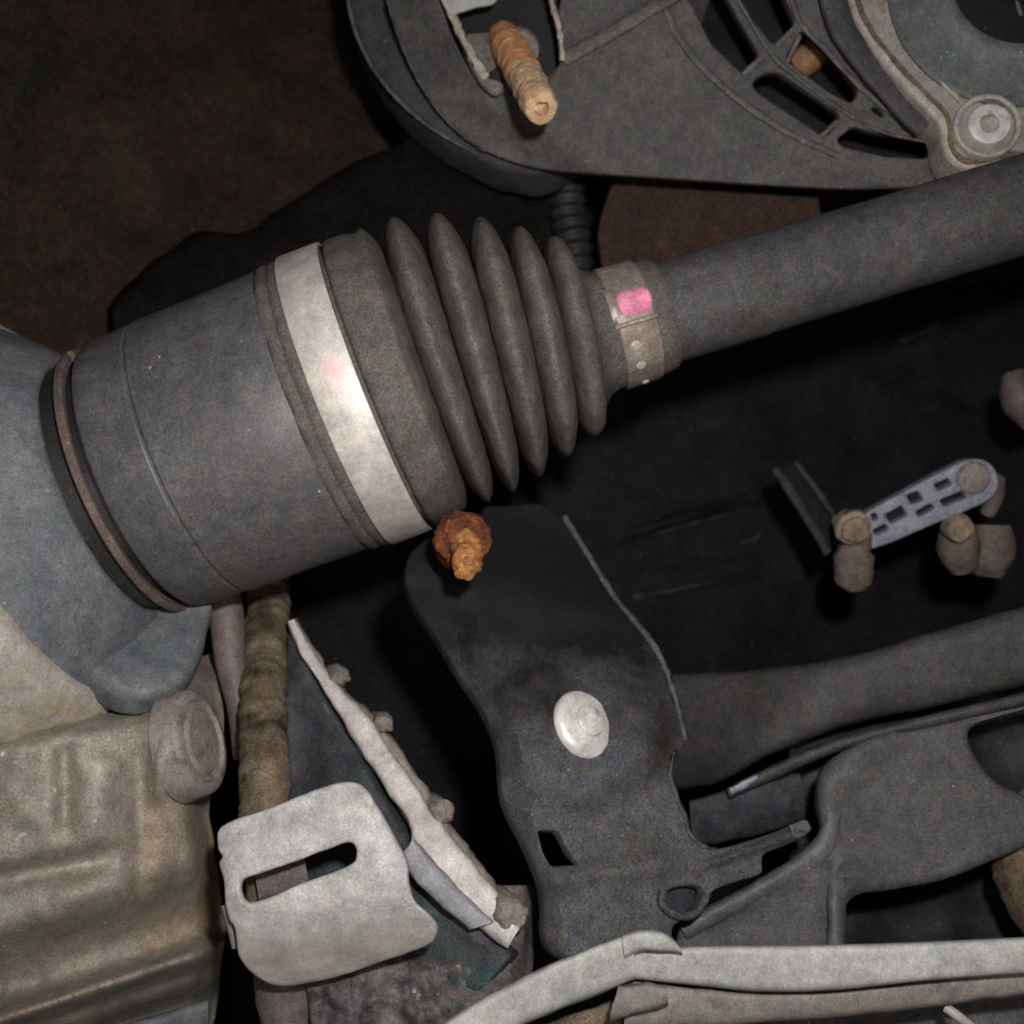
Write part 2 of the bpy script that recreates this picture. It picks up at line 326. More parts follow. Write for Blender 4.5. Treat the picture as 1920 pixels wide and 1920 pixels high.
# ------------------------------------------------------------------ the setting
def wall_d(x, y):
    d = 440+150*sst(100, 1700, x+0.4*(960-y))
    d += 190*sst(900, 1080, y)*sst(250, 450, x)
    return d+7*nz((x/260, y/260, 1), 1.0)+2.5*nz((x/60, y/60, 4), 1.0)
wall = relief(lambda y: -700, lambda y: 2700, -700, 2700, wall_d, 160, 150, 60, 20)
o = finish('engine_bay_wall', wall, M['wall'], ang=80); tag(o, 'dark brown grimy engine bay wall behind everything', kind='structure')
def panel_d(x, y):
    d = 520+40*sst(1000, 1900, x)
    for (x0, y0, x1, y1, wd, h) in ((1180, 1000, 1480, 915, 9, 9), (1180, 720, 1760, 610, 14, 7), (1240, 1090, 1420, 1060, 18, 8), (1640, 740, 1900, 810, 18, 7), (1350, 770, 1500, 840, 30, 6)):
        L = math.hypot(x1-x0, y1-y0); ux, uy = (x1-x0)/L, (y1-y0)/L
        s = (x-x0)*ux+(y-y0)*uy; q = -(x-x0)*uy+(y-y0)*ux
        d -= h*g1(q, 0, wd)*sst(-20, 20, s)*(1-sst(L-20, L+20, s))
    return d+3*nz((x/120, y/120, 9), 1.0)
o = finish('underbody_panel', relief(lambda y: 1010-480*sst(900, 1080, y)+30*math.sin(y/90), lambda y: 2600, 545, 2600, panel_d, 110, 130, 60, 20), M['panel'], ang=80)
tag(o, 'black underbody panel behind the shaft and the lower arm', kind='structure')

pn = bpy.data.objects['underbody_panel']; pn['_w'] = list(pn.location)
for (x0, y0, x1, y1, wd) in ((1225, 1002, 1460, 934, 7), (1270, 690, 1520, 640, 8), (1190, 1120, 1340, 1090, 10), (1390, 1020, 1426, 1004, 12), (1690, 640, 1760, 610, 14), (1010, 960, 1060, 1010, 6)):
    finish('panel_seam', bar([(x0, y0-wd/2), ((x0+x1)/2, (y0+y1)/2-wd/2+2), (x1, y1-wd/2)], [(x0, y0+wd/2), ((x0+x1)/2, (y0+y1)/2+wd/2+2), (x1, y1+wd/2)], [panel_d(x0, y0)-1, panel_d((x0+x1)/2, (y0+y1)/2)-1, panel_d(x1, y1)-1], 6, .7), M['edge2'], pn, rough=1.5, rf=120)

o = finish('black_band', bar([(206, 560), (300, 478), (372, 436), (452, 434), (560, 366), (690, 286), (830, 214), (1000, 160)], [(214, 640), (330, 640), (420, 640), (500, 620), (620, 600), (760, 560), (900, 520), (1060, 470)], [404, 404, 405, 406, 408, 412, 420, 432], 26, .8), M['darkband'], rough=2.5, rf=40)  # plain black band set off the wall, above the axle
tag(o, 'matt black band running behind and above the drive axle', 'darkband')

# ------------------------------------------------------------------ the drive axle
D = 310.0
def axisj(s):  # joint axis: s mm from the left rim
    return W(260, 900, D)+UJ*(s*0.001)
UJ = (W(713, 727, D)-W(260, 900, D)).normalized()
US = (W(1762, 432, D)-W(1400, 542, D)).normalized()
axle = thing('drive_axle', 'dark grey drive axle with ribbed rubber boot and bright steel clamp', 'drive axle', axisj(30)+Vector((0, 0, -0.047)))
O0 = axisj(0)
finish('joint_housing', lathe([(2, 20), (2, 40.6), (3.0, 41.8), (3.9, 43.2), (5.4, 44.0), (9, 44.4), (19.0, 44.6), (19.6, 44.3), (20.3, 44.4), (20.9, 45.05), (42, 45.4), (62, 45.9), (63, 45.5), (63.5, 44), (80, 44), (80, 20)], O0, UJ, 128), M['housing'], axle, ang=25)
finish('retaining_ring', lathe([(-2.4, 41.0), (-2.2, 42.6), (-1.3, 43.7), (.0, 43.7), (.7, 42.8), (.6, 41.0)], O0, UJ, 128, closed=True), M['rustring'], axle, label='thin rusty ring at the end of the joint housing')
finish('dust_seal', lathe([(-9, 30), (-9, 41.0), (-4, 40.4), (3.2, 39.6), (3.2, 30)], O0, UJ, 96, closed=True), M['darkring'], axle)
# boot: rings on a bent axis
bp = []
for s, r in ((60.2, 44.2), (60.4, 46.1), (61.8, 46.7), (63.2, 46.5), (63.9, 46.0), (64.6, 46.6), (66.0, 46.8), (67.2, 46.4), (80.2, 46.2), (80.4, 44.8), (81.3, 44.8), (81.9, 46.5), (82.8, 47.0), (84, 47.2), (88.5, 46.9), (91, 46.0)):
    bp.append((axisj(s), UJ, r))
def add(px, py, ang, r):
    a = math.radians(ang); bp.append((W(px, py, D), Vector((math.cos(a), 0, math.sin(a))), r))
ribs = [(829, 680, 18.5, 46.2), (893, 667, 15.5, 44.4), (958, 655, 13.2, 40.9), (1021, 645, 12.5, 36.2), (1078, 634, 12.5, 31.6)]
def lerp(a, b, t): return a+(b-a)*t
stn = [(772, 700, 20.0, 45.8)]+ribs          # crests; between two crests a deep rounded groove
for k in range(len(stn)-1):
    p, q = stn[k], stn[k+1]
    dep_ = (12.5, 15, 14.5, 13, 11.5)[k]
    for j in range(1, 29):
        t = j/28
        tt = t if k else max(0, (t-.1)/.9)**.8
        v_ = min(1, 1-abs(1-2*tt)); g = .65*(1-math.sqrt(max(0, 1-v_**2)))+.35*v_**1.7
        a = math.radians(lerp(p[2], q[2], t)); rr = lerp(p[3], q[3], t)-dep_*g
        pass
        bp.append((W(lerp(p[0], q[0], t), lerp(p[1], q[1], t), D), Vector((math.cos(a), 0, math.sin(a))), rr))
for x, y, a, r in ((1088, 632, 12.8, 30.6), (1095, 631, 13, 28.5), (1100, 630.5, 13.2, 25.5)): add(x, y, a, r)
for x, y, a, r in ((1105, 630, 13.5, 22.5), (1118, 626, 14.5, 19.8), (1135, 621, 15.5, 18.6), (1205, 600, 17, 18.2), (1222, 596, 17, 18.0), (1236, 592, 17, 17.6), (1238, 591, 17, 15)):
    add(x, y, a, r)
finish('boot', rings([(c, d, r*0.001) for c, d, r in bp], 128), M['rubber'], axle, ang=60, rough=.25, rf=160)
# big bright clamp with a pink smear
lc = lathe([(67.4, 46.3), (67.4, 47.25), (67.9, 47.5), (79.9, 47.5), (80.4, 47.25), (80.4, 46.3)], O0, UJ, 160, closed=True)
mc = M['clamp']; t = mc.node_tree; N = t.nodes; L = t.links
P = N['Principled BSDF']; src = P.inputs['Base Color'].links[0].from_socket
smear = W(628, 695, 265)-(axisj(30)+Vector((0, 0, -0.047)))
tc = N.new('ShaderNodeTexCoord'); vd = N.new('ShaderNodeVectorMath'); vd.operation = 'DISTANCE'; vd.inputs[1].default_value = smear; L.new(tc.outputs['Object'], vd.inputs[0])
nn = N.new('ShaderNodeTexNoise'); nn.inputs['Scale'].default_value = 350; L.new(tc.outputs['Object'], nn.inputs['Vector'])
ad = N.new('ShaderNodeMath'); ad.operation = 'MULTIPLY_ADD'; ad.inputs[1].default_value = 0.006; L.new(nn.outputs['Fac'], ad.inputs[0]); L.new(vd.outputs['Value'], ad.inputs[2])
mr = N.new('ShaderNodeMapRange'); mr.inputs[1].default_value = 0.0045; mr.inputs[2].default_value = 0.0085; mr.inputs[3].default_value = 0.55; mr.inputs[4].default_value = 0; L.new(ad.outputs[0], mr.inputs[0])
mx = N.new('ShaderNodeMix'); mx.data_type = 'RGBA'; L.new(mr.outputs[0], mx.inputs[0]); L.new(src, mx.inputs[6]); mx.inputs[7].default_value = (.72, .36, .42, 1); L.new(mx.outputs[2], P.inputs['Base Color'])
finish('large_clamp', lc, mc, axle, label='wide bright steel clamp band with a faint pink smear')
# small clamp
Q = W(1146, 619, D); sc_ = finish('small_clamp', lathe([(-.6, 18.3), (-.6, 19.1), (-.2, 19.4), (10.7, 19.0), (11.1, 18.7), (11.1, 17.9)], Q, US, 96, closed=True), M['clampdull'], axle, label='narrow dull steel clamp with pink paint and peg holes')
def on_clamp(s, px, py, name, R, h, m, segs=20, sq=None):
    # point of the clamp surface seen at (px,py)
    r = (W(px, py, 1000)-CAM).normalized(); best = None
    for k in range(2000):
        p = CAM+r*(0.26+k*0.00003); q = p-Q; rad = (q-US*q.dot(US)).length
        if rad <= 0.0190: best = p; break
    if best is None: best = W(px, py, 300)
    q = best-Q; nrm = (q-US*q.dot(US)).normalized()
    return finish(name, lathe([(-.6, R), (h*.4, R), (h*.8, R*.85), (h, R*.45), (h*1.03, .02)], best, nrm, segs), m, sc_)
for i, (px, py, R, h) in enumerate(((1192, 648, 1.75, .75), (1202, 684, 1.5, .7), (1210, 714, 1.2, .9))):
    on_clamp(0, px, py, 'peg', R, h, M['paleedge'])
# raised ear with the paint on it
def ear(a0, a1, s0, s1, r0, r1, name, m, seg=18, blob=False):
    # angles measured about the shaft axis from the direction facing the lens, positive upward
    vw = (CAM-Q); vw = (vw-US*vw.dot(US)).normalized(); up = US.cross(vw).normalized()
    if up.z < 0: up = -up
    V, secs = [], []
    for i in range(seg+1):
        a = math.radians(a0+(a1-a0)*i/seg); dd = vw*math.cos(a)+up*math.sin(a); h = math.sin(math.pi*min(1, max(0, i/seg)))**.45
        lp = []
        sm_ = (s0+s1)/2; hw = (s1-s0)/2*(1 if not blob else .5+.5*math.sin(math.pi*(.04+.92*i/seg))**.6)
        q0_, q1_ = sm_-hw, sm_+hw
        for s, rr in ((q0_, r0), (q0_, r0+(r1-r0)*h*.7), (q0_+.8, r0+(r1-r0)*h), (q1_-.8, r0+(r1-r0)*h), (q1_, r0+(r1-r0)*h*.7), (q1_, r0)):
            lp.append(Q+US*(s*.001)+dd*(rr*.001))
        secs.append(lp)
    return finish(name, loft(secs), m, sc_, rough=.12, rf=700)
ear(6, 32, 1.0, 11.2, 18.6, 20.8, 'paint_mark', M['pink'], 18, True)
ear(5, 40, -1.6, 1.4, 18.6, 20.1, 'crimp_ear', M['clampdull'])
ear(-2, 3.5, -1.5, 11.5, 18.6, 19.9, 'crimp_edge', M['clampdull'])
# shaft
finish('shaft_collar', lathe([(12.2, 15), (12.2, 17.6), (13, 17.9), (16.2, 17.6), (17.4, 16.8), (17.5, 15)], Q, US, 96, closed=True), M['rubber'], axle)
finish('shaft', lathe([(-30, 8), (-30, 13), (10, 15.4), (15, 15.7), (30, 15.9), (46, 15.9), (49, 15.6), (90, 15.3), (125, 15.4), (230, 15.4), (230, 5)], Q, US, 96), M['arm'], axle, ang=50)

# ------------------------------------------------------------------ the gearbox casing, lower left
case = thing('gearbox_casing', 'stained aluminium gearbox casing round the left end of the axle', 'gearbox', W(180, 1900, 285))
finish('axle_collar', lathe([(-9, 38), (-7.6, 40.8), (-6.6, 42.2), (-7.0, 43.4), (-9.0, 46.0), (-12.8, 50.0), (-17.5, 54.5), (-23, 59.5), (-28, 63), (-32, 63.5), (-32, 38)], O0, UJ, 128, closed=True), M['bluegrey'], case, ang=60, rough=.4, rf=90)
lug_o = smooth([(150, 1120), (250, 1105), (330, 1100), (396, 1118), (392, 1160), (384, 1200), (366, 1242), (338, 1274), (300, 1294), (255, 1302), (205, 1290), (150, 1240)], 6)
finish('collar_lug', plate(lug_o, plane3((300, 1130, 306), (395, 1150, 309), (270, 1300, 281)), 12, 3.5, (), 14, lambda x, y: .8*nz((x/80, y/80, 2), 1), 4), M['bluegrey'], case, ang=70)
finish('casing_neck', lathe([(-26, 50), (-25.6, 60), (-25.0, 62.5), (-26.0, 65.0), (-31, 68.0), (-44, 72), (-64, 76), (-64, 50)], O0, UJ, 128, closed=True), M['case2'], case, ang=50, rough=.8, rf=50)
def xr_case(y):
    pts = [(1100, 350), (1180, 372), (1250, 392), (1300, 402), (1400, 420), (1470, 418), (1500, 398), (1560, 392), (1620, 402), (1700, 414), (1760, 424), (1850, 412), (1990, 392), (2100, 392)]
    for (a, x0), (b, x1) in zip(pts, pts[1:]):
        if a <= y <= b: return x0+(x1-x0)*sst(a, b, y)
    return pts[0][1] if y < 1100 else pts[-1][1]
def case_d(x, y):
    d = 268+34*sst(60, 420, x)**1.3-6*sst(1300, 1480, y)
    yc = 1352-0.22*x
    d += 5*g1(x, 122, 20)*sst(1370, 1420, y)*(1-sst(1520, 1590, y))
    d -= 3*g1(x, 190, 30)*sst(1400, 1440, y)*(1-sst(1530, 1600, y))
    d += 4*g1(x, 262, 22)*sst(1380, 1430, y)*(1-sst(1640, 1700, y))
    d -= 3*g1(x, 296, 14)*sst(1400, 1430, y)*(1-sst(1480, 1520, y))
    d -= 15*math.exp(-((x-322)/48)**2-((y-1392)/100)**2)
    yl = 1648-0.18*x
    d += 8*g1(y, yl, 26)*(1-sst(150, 260, x))
    yf = 1912-.33*x
    d += 24*sst(-190, -60, y-yf)-19*g1(y-yf, 0, 25)+16*sst(40, 90, y-yf)
    d += 1.9*nz((x/150, y/150, 2), 1)+.25*nz((x/45, y/45, 5), 1)
    return d
finish('case_body', relief(lambda y: -160, xr_case, 1285, 2040, case_d, 100, 170, 60, 26, lambda x: 1345-.2*x-40*sst(250, 400, x), 34), M['case'], case, ang=80)
nd = (CAM-W(384, 1385, 290)).normalized()
def disc(px, py, d, dirv, prof, m, name, parent, segs=64, label=None, rough=0):
    return finish(name, lathe(prof, W(px, py, d), dirv, segs), m, parent, label=label, rough=rough, rf=400)
bd = Vector((.97, -.10, .28)).normalized()
disc(382, 1388, 291, bd, [(-8, 16.6), (-3.5, 15.9), (-1.6, 15.7), (-.6, 15.2), (0, 14.2), (.2, 12.4), (-.8, 11.6), (-.9, 10), (.2, 8.8), (.4, 4), (.4, .02)], M['boss'], 'boss_plug', case)
disc(52, 1582, 262, Vector((.25, -1, -.35)).normalized(), [(-6, 3.9), (-1.5, 3.9), (-.3, 3.2), (-.2, 1.5), (-.2, .02)], M['silver'], 'plug_screw', case, 24)
finish('lower_web', bar([(120, 1960), (260, 1912), (390, 1872)], [(120, 2040), (260, 1990), (390, 1940)], [285, 290, 300], 12, .6), M['bluegrey'], case, rough=.6, rf=120)
# ribs behind, on the right of the casing
o = finish('bent_pipe', tube([(405, 1060, 345), (425, 1160, 342), (432, 1240, 340), (452, 1330, 338), (462, 1420, 336)], [6.5, 6, 5.2, 4.6, 4.4]), M['brownpipe'])
tag(o, 'thin purplish pipe between the casing and the ribbed rod', 'pipe')
ph = lambda L: .16*math.sin(L*2.6)+.22*math.sin(L*.43+1)+.16*math.sin(L*1.07)
rod = thing('ribbed_rod', 'mud brown ribbed rod running down behind the slotted bracket', 'rod', W(540, 1950, 292))
finish('rod_shank', tube([(502, 1000, 388), (503, 1110, 376), (499, 1220, 352), (493, 1340, 326), (496, 1460, 304), (503, 1600, 298), (520, 1760, 294)], [8.2, 8.0, 8.0, 7.7, 7.6, 7.6, 7.2], 32, ph, 24), M['rod'], rod, ang=70, rough=.8, rf=180)
finish('rod_end', tube([(528, 1780, 292), (534, 1850, 291), (538, 1905, 290), (540, 1960, 290)], [8.2, 8.6, 7.6, 6.5], 28), M['brownpipe'], rod, rough=.5, rf=200)

# ------------------------------------------------------------------ slotted pale bracket
pl = plane3((430, 1560, 272), (700, 1500, 274), (480, 1800, 262))
def sb(x, y):
    v = y+0.34*(x-600)        # distance down the sheet
    fold = max(0, (v-1690)/160)
    tab = sst(690, 830, x)*sst(1630, 1720, v)
    return -15*fold**1.6/(1+.25*fold) - 1.2*(1-sst(1490, 1540, v)) - 1.5*sst(690, 780, x)+5*tab - 1.5*(1-sst(405, 440, x)) + .8*nz((x/80, y/80, 3), 1)
outl = smooth([(408, 1558), (430, 1541), (520, 1508), (600, 1478), (645, 1466), (678, 1474), (705, 1508), (745, 1578), (762, 1620), (766, 1660), (778, 1690), (800, 1712), (818, 1735), (816, 1758), (795, 1776), (720, 1802), (640, 1830), (560, 1846), (510, 1846), (470, 1824), (446, 1790), (438, 1740), (428, 1722), (420, 1690), (418, 1650), (411, 1620), (417, 1606), (408, 1590)], 5)
slot = smooth([(450, 1674), (452, 1652), (470, 1642), (520, 1628), (600, 1598), (648, 1580), (664, 1584), (668, 1602), (652, 1624), (560, 1658), (486, 1690), (462, 1692)], 4)
brk = thing('slotted_bracket', 'pale galvanised bracket with one long slot, in front of the ribbed rod', 'bracket', W(560, 1846, 262))
finish('bracket_plate', plate(outl, pl, 3.2, .9, [slot], 26, sb), M['pale'], brk, ang=35, rough=.35, rf=110)
# something is seen through the slot: a grey web behind it
finish('inner_web', bar([(478, 1640), (570, 1605)], [(486, 1690), (580, 1660)], [284, 286], 5, .5), M['brownpipe'], brk)
finish('side_flange', bar([(412, 1700), (424, 1740), (434, 1780)], [(432, 1694), (440, 1736), (450, 1776)], 270, 10, .5), M['bar2'], brk)

# ------------------------------------------------------------------ diagonal cast plate with the pale edge
cast = thing('edged_casting', 'dark cast plate with a pale diagonal edge and small lugs', 'casting', W(960, 1775, 282))
sx = [(556, 1160), (613, 1250), (655, 1300), (701, 1338), (755, 1412), (813, 1500), (850, 1555), (885, 1602), (936, 1672), (976, 1738)]
sl = [(538, 1166), (565, 1230), (597, 1283), (640, 1348), (692, 1433), (742, 1508), (768, 1556), (776, 1636), (850, 1702), (950, 1778)]
sd_ = [342, 334, 328, 322, 314, 306, 300, 293, 287, 281]
fr_ = (.16, .18, .2, .2, .22, .2, .16, .06, .05, .05)
finish('back_edge', bar(sx, [(a[0]*.55+b[0]*.45, a[1]*.55+b[1]*.45) for a, b in zip(sx, sl)], [d+5 for d in sd_], 12, .6, 24), M['backedge'], cast, ang=60, rough=1.1, rf=150)
finish('pale_edge', bar([(a[0]*(1-f)+b[0]*f, a[1]*(1-f)+b[1]*f) for a, b, f in zip(sx, sl, fr_)], sl, sd_, 12, .5, 28), M['strip'], cast, ang=60, rough=.7, rf=110)
for (x, y, d, R) in ((638, 1268, 334, 3.6), (722, 1358, 324, 3.2), (832, 1524, 307, 3.8), (962, 1718, 286, 5.0)):
    disc(x, y, d-3, Vector((.35, -1, .1)).normalized(), [(-16, R*.9), (-3, R), (-1, R*.93), (.4, R*.7), (1.0, R*.35), (1.1, .02)], M['backedge'], 'lug', cast, 28, rough=.9)
pl2 = plane3((545, 1180, 346), (760, 1590, 306), (560, 1540, 322))
finish('web_plate', plate(poly_round([(540, 1180), (600, 1300), (680, 1430), (770, 1590), (860, 1710), (960, 1790), (900, 1860), (700, 1830), (560, 1640), (535, 1480), (530, 1300)], 12), pl2, 8, 1.2, (), 22, lambda x, y: 4*nz((x/90, y/90, 8), 1)), M['teal'], cast, ang=60)
finish('foot_ridge', bar([(776, 1572), (836, 1640), (925, 1728)], [(752, 1600), (782, 1656), (880, 1745)], [292, 287, 281], 8, .6), M['bluepale'], cast, rough=.7, rf=200)
o = finish('oily_casting', relief(lambda y: 560+0.1*(y-1700), lambda y: 1010-0.1*(y-1700), 1660, 2060, lambda x, y: 302-22*sst(1700, 1900, y)+5*nz((x/60, y/60, 3), 1)+2*nz((x/20, y/20, 3), 1), 60, 50, 30, 14), M['dirt'], ang=80)
tag(o, 'oily dirt covered casting below the slotted bracket', 'casting')

# ------------------------------------------------------------------ support bracket with two bolts
sup = thing('support_bracket', 'black grimy support bracket with a shiny round bolt and a rusty stud', 'bracket', W(1130, 1780, 270))
pl3 = plane3((900, 960, 330), (1270, 1390, 312), (1060, 1760, 272))
so = smooth([(905, 950), (960, 946), (1015, 944), (1062, 975), (1112, 1060), (1155, 1128), (1205, 1188), (1238, 1240), (1262, 1310), (1284, 1392), (1262, 1412), (1257, 1450), (1268, 1492), (1284, 1528), (1294, 1560), (1316, 1584), (1350, 1590), (1400, 1577), (1460, 1557), (1506, 1537), (1519, 1548), (1512, 1566), (1470, 1586), (1436, 1600), (1430, 1616), (1428, 1638), (1390, 1650), (1350, 1664), (1334, 1676), (1324, 1702), (1306, 1720), (1276, 1728), (1262, 1742), (1250, 1790), (1150, 1800), (1060, 1800), (1022, 1760), (1020, 1700), (1012, 1650), (985, 1585), (945, 1500), (934, 1400), (905, 1330), (860, 1262), (815, 1190), (780, 1140), (760, 1090), (768, 1040), (800, 1010), (850, 985)], 4)
pocket = smooth([(1244, 1686), (1256, 1668), (1286, 1660), (1318, 1664), (1310, 1692), (1292, 1708), (1258, 1706)], 4)
notch = poly_round([(1008, 1556), (1046, 1556), (1066, 1596), (1088, 1620), (1034, 1624), (1020, 1600)], 8)
def sup_d(x, y):
    r = math.hypot((x-1097)/1.0, (y-1357)/1.05)
    d = 6*(1-sst(110, 180, r))                                  # pressed boss round the bolt
    d -= 9*(1-sst(-40, 30, (x-880)-(y-1180)*.29))*sst(1080, 1180, y)
    d += 3*g1(y-1624+.36*(x-1320), 0, 9)*sst(1290, 1330, x)+4*g1(y+0.12*(x-1100), 1640, 26)*(1-sst(1240, 1300, x))                             # bend line above the foot
    d -= 9*(1-sst(960, 1140, y+.35*(1000-x)))                        # the upper lobe leans back
    return d+1.0*nz((x/90, y/90, 6), 1)
height_tint(M['bracket'], .036, .080, (.0065, .0062, .0068), .12)  # support bracket goes near black towards its top
height_tint(M['pale'], .022, .006, (.235, .20, .17), .022)  # slotted sheet turns tan towards its lower lip
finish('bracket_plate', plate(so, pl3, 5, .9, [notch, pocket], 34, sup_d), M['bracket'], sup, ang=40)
def on_plane(px, py, pl, up=0):
    o_, n_ = pl; r = W(px, py, 1000)-CAM; t_ = ((o_-CAM).dot(n_)+up*.001)/r.dot(n_); return CAM+r*t_
def dpd(px, py, up=0):
    return (on_plane(px, py, pl3, sup_d(px, py)+up)-CAM).y*1000
def dep(px, py, pl): return (on_plane(px, py, pl)-CAM).y*1000
ed = [(1058, 966), (1112, 1054), (1155, 1122), (1206, 1182), (1240, 1234), (1266, 1308), (1286, 1386)]
finish('edge_flange', bar([(x+5, y-2) for x, y in ed], [(x-6, y+5) for x, y in ed], [dpd(x, y, .6) for x, y in ed], 7, .45), M['edge'], sup, rough=.5, rf=400, label='worn grey edge flange of the black bracket')
ed2 = [(1264, 1410), (1257, 1450), (1267, 1490), (1283, 1528), (1293, 1560), (1316, 1585), (1340, 1592)]
finish('edge_flange', bar([(x+4, y-2) for x, y in ed2], [(x-5, y+3) for x, y in ed2], [dpd(x, y, 1.0) for x, y in ed2], 7, .6), M['edge'], sup, rough=.4, rf=400)
n3 = pl3[1]
bn = (n3+Vector((.25, 0, .1))).normalized()
bh = disc(1096, 1358, dep(1096, 1358, pl3)-5, bn, [(-6, 10.9), (-.5, 10.9), (.8, 10.7), (1.8, 9.9), (2.5, 8.2), (2.8, 5.6), (2.9, 5.0), (3.9, 4.6), (4.3, 3.8), (4.2, 2.4), (3.2, 1.9), (3.3, .02)], M['silver'], 'bolt_head', sup, 56, rough=.1, label='shiny round zinc bolt head')
bc = W(862, 1000, 268+30)
rs = disc(868, 1003, 286, Vector((.1, -1, .42)).normalized(), [(-9, 8.2), (-3, 8.4), (-1.2, 8.1), (.2, 7.0), (.6, 6.2), (2.6, 5.4), (2.8, 4.6)], M['rust'], 'rusty_nut', sup, 40, label='orange rusty flanged nut', rough=1.1)
finish('stud_end', lathe([(-3, 4.4), (2, 4.5), (2.6, 4.2), (4.0, 4.5), (5.4, 4.2), (6.8, 4.4), (9.5, 4.2), (11.2, 3.6), (11.6, 2), (11.6, .02)], W(876, 1026, 283), Vector((.02, -1, -.55)).normalized(), 28), M['rust2'], rs, ang=50, rough=1.1, rf=450)
# foot of the bracket: folded tab and hooked lip towards the right
finish('tab_tip', bar([(1480, 1548), (1500, 1538), (1514, 1538)], [(1490, 1574), (1508, 1567), (1520, 1556)], [dpd(1485, 1560, 1), dpd(1504, 1552, 1), dpd(1516, 1548, 1)], 5, .5), M['chip'], sup, rough=.5, rf=300)
hk = [(1242, 1672), (1240, 1690), (1252, 1708), (1278, 1718), (1304, 1712), (1318, 1690), (1326, 1672)]
finish('hooked_lip', tube([(x, y, dpd(x, y, 1.0)) for x, y in hk], [1.2]*7, 16), M['edge'], sup, rough=.4, rf=400)
finish('lip_cup', plate(smooth([(1226, 1650), (1336, 1644), (1330, 1690), (1300, 1718), (1276, 1722), (1236, 1714)], 4), plane3((1246, 1668, dpd(1246, 1668, -8)), (1320, 1664, dpd(1320, 1664, -8)), (1276, 1714, dpd(1276, 1714, -8))), 3, .6), M['edge2'], sup)

# ------------------------------------------------------------------ lower arm and subframe, right
arm = thing('lower_arm', 'dark grey curved lower arm reaching in from the right edge', 'suspension arm', W(1500, 1460, 320))
finish('arm_tube', bar([(1230, 1262), (1400, 1254), (1500, 1244), (1600, 1226), (1760, 1180), (1920, 1134), (2080, 1085)], [(1262, 1484), (1340, 1472), (1440, 1420), (1590, 1362), (1760, 1326), (1920, 1286), (2080, 1240)], [384, 358, 342, 333, 328, 324, 320], 26, .55, 36), M['arm'], arm, ang=60, rough=.5, rf=60)
finish('arm_seam', bar([(1362, 1478), (1450, 1434), (1560, 1388), (1700, 1350), (1920, 1298), (2080, 1255)], [(1370, 1498), (1460, 1458), (1570, 1412), (1708, 1374), (1928, 1322), (2080, 1280)], [324, 322, 319, 316, 312, 308], 9, .9), M['arm'], arm, rough=.3, rf=200)
sub = thing('subframe', 'grey cast subframe below the lower arm, with a dark opening', 'subframe', W(1650, 1780, 330))
sf = smooth([(1545, 1440), (1590, 1402), (1660, 1374), (1760, 1352), (1960, 1300), (2100, 1300), (2100, 2000), (1600, 2000), (1260, 1900), (1270, 1760), (1300, 1716), (1400, 1662), (1500, 1606), (1545, 1566), (1536, 1500)], 5)
h1 = smooth([(1820, 1372), (1880, 1340), (1990, 1322), (1990, 1490), (1900, 1478), (1850, 1440)], 5)
h2 = smooth([(1596, 1690), (1680, 1668), (1780, 1648), (1900, 1600), (1990, 1580), (1990, 1800), (1594, 1800)], 5)
pl4 = plane3((1545, 1440, 316), (1920, 1400, 312), (1400, 1760, 300))
def sub_d(x, y):
    d = 7*g1(x, 1575, 34)*sst(1600, 1650, y)                          # upright web
    d += 6*g1(x+y*.5, 2300, 60)*(1-sst(1560, 1620, y))                # swelling at the corner
    d -= 2.5*g1(math.hypot((x-1605)*.7, (y-1485)*1.4), 0, 24)
    d += 3*g1(y+.45*x, 2318, 16)*(1-sst(1500, 1545, x))
    return d+1.2*nz((x/100, y/100, 5), 1)
finish('subframe_plate', plate(sf, pl4, 12, 3.5, [h1, h2], 34, sub_d, 4), M['subframe'], sub, ang=60)
finish('recess_wall', relief(lambda y: 1480, lambda y: 2150, 1290, 1960, lambda x, y: 362+5*nz((x/90, y/90, 12), 1), 24, 24, 20, 8), M['black'], sub, ang=80)
def sdp(x, y): return (on_plane(x, y, pl4, sub_d(x, y))-CAM).y*1000
finish('upright_edge', bar([(1552, 1600), (1548, 1680), (1548, 1790)], [(1598, 1612), (1588, 1690), (1586, 1790)], [sdp(1575, 1606)-.8, sdp(1568, 1685)-1.8, sdp(1567, 1770)-2.0], 14, 1.0), M['bluepale2'], sub, rough=.4, rf=150)
finish('knuckle', tube([(1960, 1500, 312), (1915, 1545, 310), (1890, 1580, 312)], [7, 6.5, 4], 24), M['boss'], sub, rough=.8, rf=150)
finish('brown_bush', tube([(1930, 1560, 318), (1925, 1610, 316), (1935, 1680, 316), (1960, 1740, 318)], [8, 10.5, 9, 7], 28), M['rod'], sub, rough=1, rf=200, label='brown dirty bush at the right edge')
finish('hollow_web', bar([(1290, 1500), (1400, 1470), (1500, 1448)], [(1300, 1588), (1400, 1572), (1510, 1540)], [330, 330, 330], 8, .6), M['edge2'], sub, rough=.6, rf=120)
finish('inner_tab', bar([(1368, 1478), (1392, 1464), (1420, 1452)], [(1372, 1490), (1396, 1478), (1422, 1462)], 322, 3, .9), M['link'], sub, rough=.3, rf=400)
finish('web_lip', bar([(1270, 1728), (1320, 1702), (1400, 1660), (1480, 1612), (1530, 1568), (1545, 1520)], [(1290, 1764), (1342, 1738), (1418, 1700), (1506, 1654), (1566, 1602), (1580, 1530)], [sdp(x, y)-1.5 for x, y in ((1280, 1746), (1331, 1720), (1410, 1680), (1494, 1634), (1550, 1586), (1565, 1525))], 12, .9), M['bluepale2'], sub, rough=.4, rf=200)

